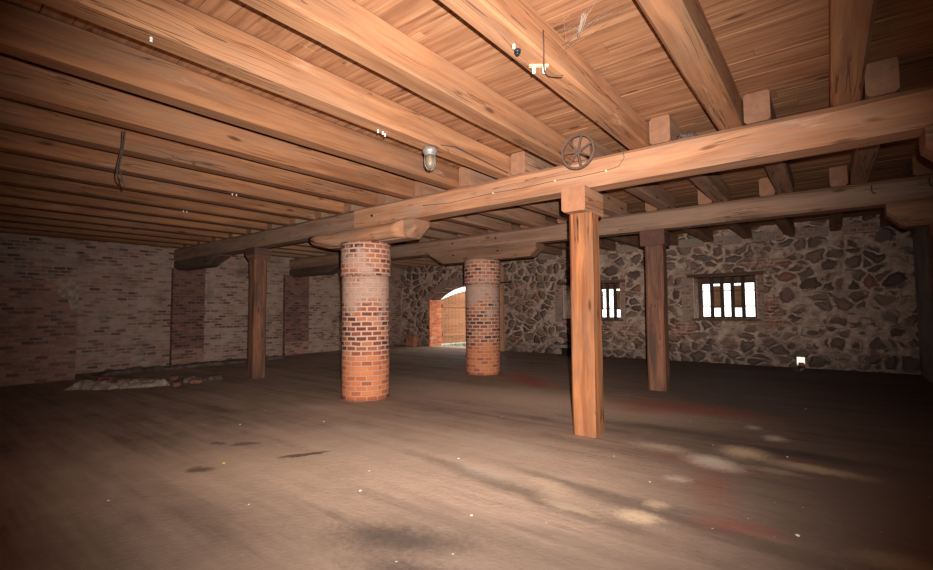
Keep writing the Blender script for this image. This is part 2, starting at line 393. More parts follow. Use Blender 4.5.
def stonemat():
    t = NT('field_stone')
    g = t.sep(t.coord('Object'))
    p = t.comb(g[0], g[2], 0.0)
    wa = t.vmath('SUBTRACT', t.noise(p, 1.6, 3, .55, 0, True), (.5, .5, .5))
    wb = t.vmath('SUBTRACT', t.noise(p, 7.0, 3, .6, 0, True), (.5, .5, .5))
    q = t.vmath('ADD', p, t.vmath('ADD', t.scale(wa, 0.34), t.scale(wb, 0.13)))
    qs = t.map(q, (2.9, 4.1, 1))
    e = t.voronoi(qs, 1.0, 'DISTANCE_TO_EDGE', 'Distance', 0.95)
    idc = t.sep(t.voronoi(qs, 1.0, 'F1', 'Color', 0.95))
    thick = t.math('ADD', 0.0, t.math('MULTIPLY', t.noise(p, 1.9, 3), 0.125))
    f1 = t.voronoi(qs, 1.0, 'F1', 'Distance', 0.95)
    rnd = t.math('MULTIPLY', t.math('SUBTRACT', t.math('ADD', 0.43, t.math('MULTIPLY', idc[1], 0.22)), f1), 0.55)
    st = t.range(t.math('MINIMUM', t.math('SUBTRACT', e, thick), rnd), -0.015, 0.03)
    # small pinning stones in the joints
    q2 = t.map(q, (6.5, 9.5, 1))
    e2 = t.voronoi(q2, 1.0, 'DISTANCE_TO_EDGE', 'Distance', 1.0)
    id2 = t.sep(t.voronoi(q2, 1.0, 'F1', 'Color', 1.0))
    s2 = t.math('MULTIPLY', t.range(e2, 0.13, 0.2), t.range(id2[1], 0.62, 0.66))
    s2 = t.math('MULTIPLY', s2, t.math('SUBTRACT', 1.0, st, clamp=True))
    fine = t.noise(p, 30.0, 5, .65)
    med = t.noise(p, 6.0, 4, .6)
    mort = t.mix(t.range(med, .35, .68), (0.44, 0.29, 0.222), (0.68, 0.475, 0.375))
    mort = t.mix(t.range(t.noise(p, 0.9, 4), .5, .66, 0, .6), mort, (0.33, 0.215, 0.165))
    stone = t.ramp(idc[0], [(0.0, (0.17, 0.105, 0.078)), (0.35, (0.26, 0.165, 0.122)), (0.7, (0.35, 0.222, 0.162)), (0.88, (0.22, 0.160, 0.135)), (1.0, (0.42, 0.18, 0.12))])
    stone = t.mix(t.range(fine, .3, .7), t.mix(0.35, stone, (0.03, 0.024, 0.02)), stone)
    c = t.mix(st, mort, stone)
    small = t.ramp(id2[0], [(0.0, (0.13, 0.09, 0.07)), (0.6, (0.22, 0.145, 0.11)), (1.0, (0.36, 0.14, 0.095))])
    c = t.mix(t.math('MULTIPLY', s2, .85), c, small)
    # patches of red brick let into the field stone
    bq, bfq = t.brick(t.map(p, (1, 1, 1)), 0.24, 0.08, 0.012)
    bcol = t.mix(bfq, t.ramp(t.sep(bq)[0], [(0.0, (0.24, 0.10, 0.07)), (0.5, (0.42, 0.16, 0.11)), (1.0, (0.50, 0.24, 0.17))]), mort)
    for (cx, cz, rx, rz, am) in ((-2.95, .80, .32, .24, .9), (-1.05, 1.25, .24, .42, .75), (-1.15, .95, .5, .10, .8), (-1.9, .55, .22, .22, .4), (-4.3, .62, .35, .3, .55), (-5.0, .8, .5, .14, .5), (-7.6, 1.75, .7, .5, .35), (-2.9, 2.2, .35, .2, .5), (-1.2, 2.4, .6, .15, .6)):
        d = t.vmath('LENGTH', t.vmath('MULTIPLY', t.vmath('SUBTRACT', t.vmath('ADD', p, t.scale(wa, .3)), (cx, cz, 0)), (1 / rx, 1 / rz, 0)))
        c = t.mix(t.range(d, .7, 1.1, am, 0), c, bcol)
    # darker low down, with a ragged border
    zz = t.math('ADD', g[2], t.math('MULTIPLY', t.math('SUBTRACT', med, .5), 1.1))
    c = t.mix(t.range(zz, 0.15, 0.75, .42, 0), c, (0.055, 0.042, 0.034))
    t.color(c)
    h = t.math('ADD', t.math('MULTIPLY', t.range(t.math('SUBTRACT', e, thick), -0.02, 0.22), 1.0), t.math('MULTIPLY', fine, .12))
    t.bump(h, 0.07, 0.9)
    return t.m
M['stone'] = stonemat()

def floormat():
    t = NT('dirt_floor')
    p = t.coord('Object')
    big = t.noise(p, 0.42, 4, .55)
    streak = t.noise(t.map(p, (0.30, 2.4, 1), (0, 0, 0), (0, 0, math.radians(-6))), 1.0, 5, .62)
    streak2 = t.noise(t.map(p, (0.5, 9.0, 1), (4, 2, 0), (0, 0, math.radians(-6))), 1.0, 4, .6)
    fine = t.noise(p, 26.0, 6, .7)
    med = t.noise(p, 3.2, 5, .62)
    f = t.math('ADD', t.math('MULTIPLY', streak, .50), t.math('ADD', t.math('MULTIPLY', med, .22), t.math('MULTIPLY', streak2, .28)))
    c = t.ramp(f, [(0.36, (0.105, 0.066, 0.047)), (0.44, (0.235, 0.150, 0.108)), (0.53, (0.345, 0.225, 0.162)), (0.66, (0.47, 0.318, 0.235))])
    c = t.mix(t.range(big, .40, .64, 0, .55), c, t.mix(.5, c, (0.52, 0.355, 0.25)))
    # flash falloff painted in as darkening to the right; darker far away too, ragged border
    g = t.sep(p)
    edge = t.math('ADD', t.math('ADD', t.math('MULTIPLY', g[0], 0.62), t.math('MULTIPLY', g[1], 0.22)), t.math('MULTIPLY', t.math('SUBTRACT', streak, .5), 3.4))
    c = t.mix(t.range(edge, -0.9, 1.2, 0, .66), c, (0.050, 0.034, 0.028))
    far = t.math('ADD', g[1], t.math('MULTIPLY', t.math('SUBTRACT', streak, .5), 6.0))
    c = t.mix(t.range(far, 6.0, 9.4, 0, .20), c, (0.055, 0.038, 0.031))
    c = t.mix(t.range(fine, .56, .78, 0, .4), c, (0.045, 0.032, 0.026))
    w1 = t.vmath('SUBTRACT', t.noise(p, 2.6, 5, .65, 0, True), (.5, .5, .5))
    pw = t.vmath('ADD', p, t.scale(w1, 0.16))
    pw = t.vmath('ADD', pw, t.scale(t.vmath('SUBTRACT', t.noise(p, 14.0, 4, .7, 0, True), (.5, .5, .5)), 0.12))
    def blob(cx, cy, rx, ry, ang, col, amt, soft=.8):
        nonlocal c
        v = t.map(t.vmath('SUBTRACT', pw, (cx, cy, 0)), (1, 1, 0), (0, 0, 0), (0, 0, -math.radians(ang)))
        v = t.vmath('MULTIPLY', v, (1 / rx, 1 / ry, 0))
        d = t.vmath('LENGTH', v)
        m = t.range(t.math('ADD', d, t.math('MULTIPLY', t.math('SUBTRACT', fine, .5), .9)), 1.0 - soft, 1.0 + soft * .6, amt, 0)
        c = t.mix(m, c, col)
    DK = (0.045, 0.031, 0.026); SND = (0.56, 0.40, 0.26); WH = (0.56, 0.44, 0.35); RD = (0.30, 0.075, 0.05)
    ds = t.noise(t.map(p, (0.22, 5.5, 1), (8, 1, 0), (0, 0, math.radians(-7))), 1.0, 4, .6)
    dm = t.math('MULTIPLY', t.range(t.math('ADD', g[0], t.math('MULTIPLY', t.math('SUBTRACT', med, .5), 3.0)), -3.6, -2.0), t.range(t.noise(p, .8, 4), .42, .6))
    c = t.mix(t.math('MULTIPLY', t.range(t.math('ADD', ds, t.math('MULTIPLY', t.math('SUBTRACT', med, .5), .25)), .50, .64, 0, .55), dm), c, (0.075, 0.050, 0.038))
    # large areas painting in the bright flash pool and the dimmer floor around it
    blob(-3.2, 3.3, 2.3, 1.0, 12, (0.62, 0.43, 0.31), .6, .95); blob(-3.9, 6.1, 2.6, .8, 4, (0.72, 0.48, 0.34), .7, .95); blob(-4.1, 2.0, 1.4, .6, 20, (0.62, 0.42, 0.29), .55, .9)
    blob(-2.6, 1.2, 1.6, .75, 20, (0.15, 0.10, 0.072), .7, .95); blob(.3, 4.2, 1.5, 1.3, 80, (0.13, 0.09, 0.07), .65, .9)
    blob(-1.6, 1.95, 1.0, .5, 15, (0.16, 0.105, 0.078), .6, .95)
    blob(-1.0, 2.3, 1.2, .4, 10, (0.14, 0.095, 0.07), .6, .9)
    # dark blotches
    blob(-2.05, 1.95, .42, .17, 25, DK, .75); blob(-1.55, 1.75, .5, .14, 10, DK, .85)
    blob(-3.95, 2.52, .25, .055, 62, DK, .75, .4); blob(-4.75, 2.35, .14, .07, 45, DK, .6, .5); blob(-4.3, 1.75, .12, .07, 40, DK, .65, .5)
    blob(-5.0, 2.2, .1, .05, 20, DK, .5, .4)
    blob(-0.35, 5.25, .75, .13, -2, DK, .7); blob(-1.5, 5.45, .9, .16, 4, DK, .5); blob(-1.9, 3.0, 1.3, .10, -8, DK, .55); blob(-1.1, 3.25, 1.2, .1, -8, DK, .5)
    # red spills
    blob(-1.65, 6.75, 1.0, .36, 2, RD, .75); blob(-2.0, 6.3, .45, .2, 6, (0.42, 0.14, 0.08), .6); blob(-4.6, 7.7, 1.0, .34, -35, (0.42, 0.09, 0.06), .8); blob(-.75, 3.9, .16, .5, 12, RD, .32)
    blob(-.5, 3.3, .25, .12, 20, RD, .4); blob(-.95, 4.45, .5, .09, 0, RD, .4)
    # spilt pale sand
    blob(-1.35, 4.74, .26, .12, 4, SND, .65); blob(-.68, 5.02, .20, .20, 5, SND, .95); blob(-.85, 4.55, .24, .16, -20, WH, .95); blob(-.15, 4.86, .36, .11, -3, SND, .65)
    blob(-.40, 4.62, .2, .08, -3, SND, .3)
    blob(-.5, 5.75, .11, .14, 0, WH, .8); blob(-.72, 6.1, .08, .10, 0, WH, .7); blob(-1.04, 3.10, .13, .10, 5, SND, .9); blob(-.98, 3.35, .08, .08, 5, SND, .6); blob(-1.0, 3.95, .09, .07, 0, WH, .6)
    blob(-1.75, 3.25, .22, .10, -10, SND, .5); blob(-1.45, 2.95, .25, .07, -10, SND, .5); blob(-2.35, 3.15, .35, .12, -10, WH, .35); blob(-2.6, 3.9, .6, .2, -5, WH, .2)
    blob(-5.6, 3.9, .5, .2, 20, WH, .4); blob(-4.3, 3.4, .4, .16, 20, WH, .35); blob(.25, 3.35, .2, .12, 0, SND, .35)
    # grit
    gr = t.voronoi(p, 26.0); gi = t.sep(t.voronoi(p, 26.0, 'F1', 'Color'))[0]
    c = t.mix(t.math('MULTIPLY', t.range(gr, .10, .22, 1, 0), t.range(gi, .985, .99)), c, (0.5, 0.42, 0.35))
    t.color(c)
    t.b.inputs['Roughness'].default_value = 0.8
    t.bump(t.math('ADD', t.math('MULTIPLY', med, 1.0), t.math('MULTIPLY', fine, .35)), 0.02, 0.5)
    return t.m
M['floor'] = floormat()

def plastermat():
    t = NT('grey_plaster')
    p = t.coord('Object'); n = t.noise(p, 2.0, 5, .6); n2 = t.noise(p, 20, 4)
    c = t.mix(t.range(n, .35, .65), (0.22, 0.225, 0.22), (0.34, 0.345, 0.335))
    t.color(c); t.bump(n2, 0.004, .5)
    return t.m
M['plaster'] = plastermat()
M['iron'] = simple('dark_iron', (0.085, 0.062, 0.052), 0.55, 0.35, nscale=40)
M['rust'] = simple('rusty_iron', (0.155, 0.092, 0.066), 0.75, 0.1, nscale=50)
M['porcelain'] = simple('porcelain', (0.85, 0.82, 0.76), 0.25, nscale=10, dark=(0.78, 0.74, 0.67))
M['black'] = simple('bakelite', (0.020, 0.020, 0.022), 0.35, nscale=20)
M['cable'] = simple('cable_sheath', (0.085, 0.055, 0.042), 0.7, nscale=40)
M['wire'] = simple('grey_wire', (0.16, 0.11, 0.085), 0.6, 0.2, nscale=40)
M['cast'] = simple('cast_lamp_metal', (0.34, 0.31, 0.28), 0.5, 0.4, nscale=60)
M['pale_wood'] = simple('fresh_wood', (0.66, 0.42, 0.26), 0.7, nscale=25)
M['concrete'] = simple('broken_concrete', (0.46, 0.335, 0.26), 0.9, nscale=9, dark=(0.27, 0.19, 0.145))
M['earth'] = simple('dark_earth', (0.20, 0.145, 0.115), 0.95, nscale=7, dark=(0.10, 0.07, 0.055))
M['rubble_brick'] = simple('rubble_brick', (0.26, 0.11, 0.075), 0.9, nscale=20, dark=(0.12, 0.06, 0.045))
M['terracotta'] = simple('terracotta', (0.50, 0.22, 0.13), 0.9, nscale=12, dark=(0.30, 0.13, 0.08))
M['chip'] = simple('pale_chip', (0.72, 0.64, 0.55), 0.9, nscale=40)
M['yellow'] = simple('yellow_scrap', (0.60, 0.48, 0.10), 0.8, nscale=40)
M['slab'] = simple('ledge_stone', (0.33, 0.27, 0.23), 0.9, nscale=9)
M['void'] = simple('soot', (0.02, 0.016, 0.013), 0.95)
M['ground'] = simple('yard_gravel', (0.55, 0.50, 0.42), 0.95, nscale=4)
M['grass'] = simple('grass_blades', (0.20, 0.30, 0.06), 0.8, nscale=8, dark=(0.12, 0.20, 0.04))
M['web'] = simple('cobweb', (0.34, 0.25, 0.19), 0.95, nscale=30)
def glassmat(name, tint, mixv):
    t = NT(name); tr = t.n.new('ShaderNodeBsdfTransparent'); tr.inputs[0].default_value = (*tint, 1)
    gl = t.n.new('ShaderNodeBsdfGlossy'); gl.inputs['Roughness'].default_value = 0.05
    ms = t.n.new('ShaderNodeMixShader'); ms.inputs[0].default_value = mixv
    t.link(tr.outputs[0], ms.inputs[1]); t.link(gl.outputs[0], ms.inputs[2]); t.link(ms.outputs[0], t.n['Material Output'].inputs[0])
    return t.m
M['glass'] = glassmat('window_glass', (0.93, 0.95, 0.94), 0.05)
def jarmat():
    t = NT('dusty_jar_glass'); t.b.inputs['Roughness'].default_value = .3
    t.color(t.mix(t.noise(t.coord('Object'), 18, 3), (0.20, 0.14, 0.09), (0.42, 0.32, 0.22)))
    tr = t.n.new('ShaderNodeBsdfTransparent'); tr.inputs[0].default_value = (.8, .7, .58, 1)
    ms = t.n.new('ShaderNodeMixShader'); ms.inputs[0].default_value = .5
    t.link(tr.outputs[0], ms.inputs[1]); t.link(t.b.outputs[0], ms.inputs[2]); t.link(ms.outputs[0], t.n['Material Output'].inputs[0])
    return t.m
M['jar'] = jarmat()

# ================================================================== room dimensions
XL, XR, YB, YS = -13.22, 1.355, -2.4, 12.65      # left wall, right wall, back wall, stone wall
YO = 13.3                                         # outer face of the stone wall
ZC, ZJ, ZG = 3.232, 2.963, 2.656                  # boards, joist bottoms (girder tops), girder bottoms
YA, YBB, GW = 4.65, 7.884, 0.32                   # front faces of the two girders

# ------------------------------------------------------------------ floor
m = MB()
nx, ny = 60, 62
for j in range(ny + 1):
    for i in range(nx + 1):
        m.v.append((XL + (XR - XL) * i / nx, YB + (YS - YB) * j / ny, 0.0))
for j in range(ny):
    for i in range(nx):
        a = j * (nx + 1) + i
        m.face([a, a + 1, a + nx + 2, a + nx + 1])
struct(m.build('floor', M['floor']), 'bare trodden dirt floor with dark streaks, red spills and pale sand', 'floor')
struct(MB().box(-40, 25, YS, 60, -0.3, -0.001).build('ground', M['ground']), 'bright gravel yard outside the stone wall', 'ground')

# ------------------------------------------------------------------ ceiling boards
rn = random.Random(4)
m = MB(); y = YB
while y < YS - 0.001:
    w = min(rn.uniform(0.125, 0.175), YS - y)
    if YS - y - w < 0.05: w = YS - y
    cuts = [XL]; x = XL
    while True:
        x += rn.uniform(2.6, 4.6)
        if x > XR - 1: break
        cuts.append(x)
    cuts.append(XR)
    for a, b in zip(cuts, cuts[1:]):
        dz = rn.uniform(0, 0.006)
        m.box(a + .001, b - .001, y + 0.0022, y + w - 0.0022, ZC + dz, ZC + 0.03)
    y += w
m.box(XL, XR, YB, YS, ZC + 0.03, ZC + 0.2)
struct(m.build('ceiling', M['boards']), 'ceiling of orange-brown pine boards laid across the joists', 'ceiling')

# ------------------------------------------------------------------ walls
W1 = (-2.68, -1.31, 1.075, 2.10)      # right window opening: x0, x1, z0, z1
W2 = (-6.26, -4.52, 1.05, 2.06)       # window behind the front post
HO = (-0.645, -0.470, 0.0, 0.235)     # hole at the foot of the wall
DX0, DX1, DSP, DAP = -11.72, -8.80, 1.72, 2.20   # doorway and its segmental arch
def arch(x0, x1, zs, za, n=18):
    cx = (x0 + x1) / 2; hw = (x1 - x0) / 2; s = za - zs
    r = (hw * hw + s * s) / (2 * s); cz = za - r; a = math.asin(hw / r)
    return [(cx + r * math.sin(-a + 2 * a * i / n), cz + r * math.cos(-a + 2 * a * i / n)) for i in range(n + 1)]
m = MB()
def wb(x0, x1, z0, z1): m.box(x0, x1, YS, YO, z0, z1)
top = ZC + 0.2
wb(XL - .5, DX0, -.2, top); wb(DX1, W2[0], -.2, top)
wb(W2[0], W2[1], -.2, W2[2]); wb(W2[0], W2[1], W2[3], top)
wb(W2[1], W1[0], -.2, top)
wb(W1[0], W1[1], -.2, W1[2]); wb(W1[0], W1[1], W1[3], top)
wb(W1[1], HO[0], -.2, top); wb(HO[0], HO[1], HO[3], top); wb(HO[0], HO[1], -.2, HO[2]); wb(HO[1], XR + .4, -.2, top)
ac = arch(DX0, DX1, DSP, DAP)
m.prism_y(ac + [(DX1, top), (DX0, top)][0:2], YS, YO)
struct(m.build('wall_back', M['stone']), 'far wall of dark field stones in pale mortar', 'wall')

m = MB().box(XL - .5, XL, YB - .4, YS, -.2, top)
struct(m.build('wall_left', M['wall_brick']), 'long left wall of worn pinkish-grey brick', 'wall')
m = MB().box(XR, XR + .4, YB - .4, YS, -.2, top)
struct(m.build('wall_right', M['plaster']), 'right wall in smooth blue-grey plaster', 'wall')
m = MB().box(XL, XR, YB - .4, YB, -.2, top)
struct(m.build('wall_front', M['wall_brick']), 'brick wall behind the camera', 'wall')

# thick low part of the left wall, with a plaster patch and sooty ledge
LX = -12.15
m = MB(); m.box(XL, LX, YB, 2.52, 0, 2.03)
lw = struct(m.build('wall_left_base', M['low_brick']), 'thicker lower part of the left brick wall ending in a plastered corner', 'wall')
rr = random.Random(2); pts = []
m = MB()
out = [(2.525, 2.03), (2.525, 1.36), (2.42, 1.40), (2.36, 1.62), (2.22, 1.70), (2.16, 1.92), (2.0, 2.03)]
n = len(out); m.v += [(LX + .012, a, b) for a, b in out] + [(LX, a, b) for a, b in out]
m.face(range(n)); m.face(reversed(range(n, 2 * n)))
for i in range(n): j = (i + 1) % n; m.face([i, n + i, n + j, j])
m.build('plaster_patch', M['concrete'], lw)

# brick pilasters on the left wall under the girder ends
for nm, y0, y1, lab in (('trim_1', 4.60, 5.36, 'dark brick pilaster on the left wall under the nearer girder'), ('trim_2', 7.68, 8.50, 'dark brick pilaster on the left wall under the farther girder')):
    m = MB().box(XL, XL + 0.13, y0, y1, 0, ZG - .19)
    o = struct(m.build(nm, M['dark_brick']), lab, 'pilaster')
    m = MB().box(XL + 0.13, XL + 0.142, y0, y1, 0.02, 0.40)
    m.build('red_brick_base', M['low_brick'], o)

# brick filling between the far joists on top of the stone wall
for k in range(-1, 12):
    xa = 0.07 - 0.815 * k + .195 + .02; xb = 0.07 - 0.815 * (k - 1) - .02
    xb = min(xb, XR)
    o = MB().box(xa, xb, YS - .045, YS, 2.875, 3.085).build('trim_%d' % (k + 4), M['pale_brick'])
    struct(o, 'pale brick filling between joist ends on top of the stone wall', 'brick filling')
    o['group'] = 'brick fillings between the joists'

# ------------------------------------------------------------------ doorway
m = MB(); AT = 0.28
outer = arch(DX0 - AT, DX1 + AT, DSP + .05, DAP + AT)
n = len(ac); b = 0
for rowp, yy in ((ac, YS - .02), (outer, YS - .02), (ac, YO), (outer, YO)):
    m.v += [(p[0], yy, p[1]) for p in rowp]
for i in range(n - 1):
    uu = lambda q: ac[q][0] * 1.06
    m.face([i, i + 1, n + i + 1, n + i], [(0, uu(i)), (0, uu(i + 1)), (AT, uu(i + 1)), (AT, uu(i))])
    m.face([i, 2 * n + i, 2 * n + i + 1, i + 1], [(0, uu(i)), (.67, uu(i)), (.67, uu(i + 1)), (0, uu(i + 1))])
    m.face([n + i, n + i + 1, 3 * n + i + 1, 3 * n + i])
m.face([0, n, 3 * n, 2 * n]); m.face([n - 1, 3 * n - 1, 4 * n - 1, 2 * n - 1])
door = struct(m.build('door_1', M['pale_brick']), 'arched brick doorway in the stone wall with its plank leaf swung outside', 'doorway')
for x0, x1 in ((DX0, DX0 + .05), (DX1 - .05, DX1)):
    MB().box(x0, x1, YS - .02, YO, 0, DSP).build('jamb', M['red_brick'], door)
# left leaf, hinged at the outer left corner, swung out into the yard
LW_, LA = 1.60, math.radians(80)
m = MB(); nb = 9
for i in range(nb):
    u0 = LW_ * i / nb + .003; u1 = LW_ * (i + 1) / nb - .003
    def lt(u): return 1.74 + 0.37 * math.sin(min(1, u / LW_) * PI / 2)
    m.prism_y([(u0, .06), (u1, .06), (u1, lt(u1)), (u0, lt(u0))], 0, .04)
leaf = m.build('door_leaf', M['leaf'], door, (DX0 + .03, YO + .02, 0), (0, 0, LA))
for z in (.35, 1.45): MB().box(.02, LW_ - .05, -.035, -.001, z, z + .11).build('ledge_rail', M['leaf'], leaf)
# grass at the foot of the leaf
m = MB(); rg = random.Random(8)
for i in range(420):
    x = DX0 + rg.uniform(.15, 2.0); y = YO + rg.uniform(-.1, 1.3); h = rg.uniform(.05, .16); a = rg.uniform(0, 2 * PI); w = .006
    dx, dy = math.cos(a) * w, math.sin(a) * w; lx, ly = rg.uniform(-.05, .05), rg.uniform(-.05, .05)
    b = len(m.v); m.v += [(x - dx, y - dy, -.001), (x + dx, y + dy, -.001), (x + lx, y + ly, h)]; m.face([b, b + 1, b + 2])
tag(m.build('grass', M['grass']), 'green grass growing outside the arched doorway', 'grass', None, 'stuff')
# timber door post right of the opening with an iron strap
t = thing('door_post', 'thin orange timber post with an iron arm right of the farther brick pillar', 'post', (-8.36, YS - .14, 0))
o = beam(2.72, 0.12, 0.12, 91, .008, .003).build('shaft', M['shutter'], t, (0.06, 0, 0), (0, -PI / 2, 0))
MB().box(-.06, .42, -.085, -.062, 2.19, 2.24).build('iron_arm', M['iron'], t)

# ------------------------------------------------------------------ windows
def window(name, w, bars, cols, label, splay):
    x0, x1, z0, z1 = w; yf = YO - .16
    f = MB(); fw = .11
    f.box(x0, x0 + fw, yf, yf + .09, z0, z1); f.box(x1 - fw, x1, yf, yf + .09, z0, z1)
    f.box(x0 + fw, x1 - fw, yf, yf + .09, z0, z0 + .045); f.box(x0 + fw, x1 - fw, yf, yf + .09, z1 - .15, z1)
    root = struct(f.build(name, M['frame']), label, 'window')
    ix0, ix1 = x0 + fw, x1 - fw; n = bars + 1; pw = (ix1 - ix0) / n
    for k in range(1, n):
        xc = ix0 + pw * k
        MB().box(xc - .040, xc + .040, yf - .062, yf - .002, z0 + .0, z1 - .0).build('bar', M['bars'], root)
    g = MB()
    for zz in (z0 + (z1 - z0) * .30, z0 + (z1 - z0) * .68):
        g.box(ix0, ix1, yf + .045, yf + .065, zz - .011, zz + .011)
    g.build('glazing_bars', M['frame'], root)
    MB().box(ix0, ix1, yf + .052, yf + .056, z0 + .045, z1 - .15).build('pane', M['glass'], root)
    for k in cols:
        xa = ix0 + pw * k - .02; xb = ix0 + pw * (k + 1) + .02
        MB().box(xa, xb, yf + .1, yf + .125, z0 + .26, z1 - .20).build('shutter_board', M['shutter'], root)
    # timber lintel and sill, brick reveals
    MB().box(x0 - .13, x1 + .14, YS - .025, YS + .25, z1, z1 + .085).build('lintel', M['frame'], root)
    MB().box(x0 - .05, x1 + .05, YS - .02, yf, z0 - .05, z0 + .002).build('sill', M['frame'], root)
    MB().box(x0 - .001, x0 + .02, YS, yf, z0, z1).build('reveal', M['window_brick'], root)
    MB().box(x1 - .02, x1 + .001, YS, yf, z0, z1).build('reveal', M['window_brick'], root)
    q = MB(); q.box(x0 - .27, x0, YS - .012, YS + .1, z0 - .1, z1 + .0); q.box(x1, x1 + .13, YS - .012, YS + .1, z0 - .15, z1 + .2)
    q.build('brick_surround', M['pale_brick'], root)
    return root
window('window_1', W1, 4, (1, 3), 'low barred window with two boarded bays in the stone wall, right of the rear post', 0)
window('window_2', W2, 6, (1, 3, 6), 'barred window in the stone wall half hidden behind the front orange post', 0)

# ------------------------------------------------------------------ girders
def girder(name, x0, x1, y, seed, mat, label):
    o = beam(x1 - x0, GW, ZJ - ZG, seed, .040, .010, .3).build(name, M[mat], None, (x0, y + GW / 2, ZG))
    return tag(o, label, 'girder', 'long girders carrying the joists')
XJ = -5.93
ga = girder('girder', XJ + .004, XR, YA, 5, 'girder', 'nearer long hewn girder right of the front brick pillar, carrying the spoked wheel')
ga2 = girder('girder', XL, XJ - .004, YA, 6, 'grey_girder', 'dusty nearer girder running left from the front brick pillar to the left wall')
gb = girder('girder', XL, XR, YBB, 9, 'grey_girder', 'farther long hewn girder, resting on the rear brick pillar and rear post')
def on_girder(o, g):
    o.parent = g; o.matrix_parent_inverse = Matrix.Translation(g.location).inverted()
for x, z in ((-5.494, 2.81),):
    on_girder(MB().cyl((x, YA - .012, z), (0, 1, 0), .020, .04, 10).build('peg', M['void']), ga)
for x, z in ((-6.574, 2.83), (-5.408, 2.83)):
    on_girder(MB().cyl((x, YBB - .012, z), (0, 1, 0), .020, .04, 10).build('peg', M['void']), gb)

# ------------------------------------------------------------------ joists
JW = 0.195; JH = ZC - ZJ - .005
ORD = ['first', 'second', 'third', 'fourth', 'fifth', 'sixth', 'seventh', 'eighth', 'ninth', 'tenth', 'eleventh', 'twelfth', 'thirteenth', 'fourteenth', 'fifteenth', 'sixteenth', 'seventeenth', 'eighteenth']
def joist(xl, y0, y1, seed, label, group, mat='joist'):
    o = beam(y1 - y0, JW, JH, seed, .020, .008, .3).build('joist', M[mat], None, (xl + JW / 2, y0, ZJ + .005), (0, 0, PI / 2))
    return tag(o, label, 'joist', group)
near = {}
for k in range(17):
    if k == 0: lb = 'near ceiling joist second to the right of the one with the insulator board'
    elif k == 1: lb = 'near ceiling joist first to the right of the one with the insulator board'
    elif k == 2: lb = 'near ceiling joist carrying the insulator board and black knob'
    elif k == 3: lb = 'near ceiling joist between the ones with the insulator board and the caged lamp'
    elif k == 4: lb = 'near ceiling joist carrying the caged lamp'
    else: lb = 'near ceiling joist, %s to the left of the one with the caged lamp' % ORD[k - 5]
    near[k] = joist(0.07 - 0.815 * k, YB, YA + GW - .01, 100 + k, lb, 'near ceiling joists', 'joist' if k < 5 else 'darker_joist')
for k in range(17):
    joist(0.285 - 0.815 * k, YA + .03, YBB + GW - .01, 200 + k, 'ceiling joist between the two long girders, %s from the right wall' % ORD[k], 'middle ceiling joists', 'grey_joist')
for k in range(-1, 17):
    joist(0.07 - 0.815 * k, YBB + .03, YS, 300 + k, 'ceiling joist between farther girder and stone wall, %s from the right wall' % ORD[k + 1], 'far ceiling joists', 'grey_joist')

# ------------------------------------------------------------------ bolsters (short timbers under the girders)
def bolster(x0, x1, y, cl, cr, label, mat='bolster', zb=2.40, seed=0, w=GW):
    """cl / cr: (horizontal run, height) of the chamfer at the left / right end, None = square"""
    rn = random.Random(seed); m = MB(); z1 = ZG - .007
    xs = []
    N = 16
    rings = []
    for k in range(N + 1):
        x = x0 + (x1 - x0) * k / N; zz = zb
        if cl and x - x0 < cl[0]: zz = max(zz, zb + cl[1] * (1 - (x - x0) / cl[0]))
        if cr and x1 - x < cr[0]: zz = max(zz, zb + cr[1] * (1 - (x1 - x) / cr[0]))
        c = min(.045, (z1 - zz) * .4); w2 = w / 2 + .006 * rn.uniform(-1, 1)
        rings.append([Vector((x, -w2 + c, zz)), Vector((x, w2 - c, zz)), Vector((x, w2, zz + c)), Vector((x, w2, z1)), Vector((x, -w2, z1)), Vector((x, -w2, zz + c))])
    m.loft(rings, True, False)
    m.v = [(p[0] - x0, p[1], p[2] - zb) for p in [tuple(q) for q in m.v]]
    return tag(m.build('bolster', M[mat], None, (x0, y + GW / 2, zb)), label, 'bolster', 'bolsters under the girders')
b1 = bolster(-7.15, -4.58, YA, (.5, .12), (.14, .13), 'rounded bolster timber on top of the front brick pillar', seed=1)
# split half log on its front side, cut off with a round end
m = MB(); rings = []
for k in range(13):
    x = .10 + (2.36 - .10) * k / 12; rr = .118 * min(1, .45 + .55 * k / 3)
    rings.append([Vector((x - (0.10 if k == 12 else 0) * (math.cos(PI * i / 10) * -1 + 0) * 0 + (.12 * math.sin(PI * i / 10) * -1 if k == 12 else 0), -GW / 2 + .01 - .11 * math.sin(PI * i / 10), (.13 + (.118 - rr)) + rr * math.cos(PI * i / 10) * (1 + .03 * math.sin(k * 1.7)))) for i in range(11)])
m.loft(rings, True, True)
m.build('split_log', M['girder'], b1)
b2 = bolster(-7.27, -4.46, YBB, (.30, .20), (.13, .13), 'bolster timber on top of the rear brick pillar', seed=2)
for x, z in ((-5.361, 2.56), (-6.55, 2.56)):
    MB().cyl((x + 7.27, -GW / 2 - .014, z - 2.40), (0, 1, 0), .020, .04, 10).build('peg', M['void'], b2)
bolster(.60, XR, YA, (.16, .17), None, 'bolster timber under the right end of the nearer girder', seed=3, zb=2.34)
bolster(.62, XR, YBB, (.16, .17), None, 'bolster timber with cut corner under the right end of the farther girder', seed=4, zb=2.345)
bolster(XL, -10.77, YA, None, (.6, .20), 'sooty bolster timber against the left wall under the nearer girder', 'dark', 2.42, 5)
bolster(XL, -10.66, YBB, None, (.6, .20), 'sooty bolster timber against the left wall under the farther girder', 'dark', 2.42, 6)

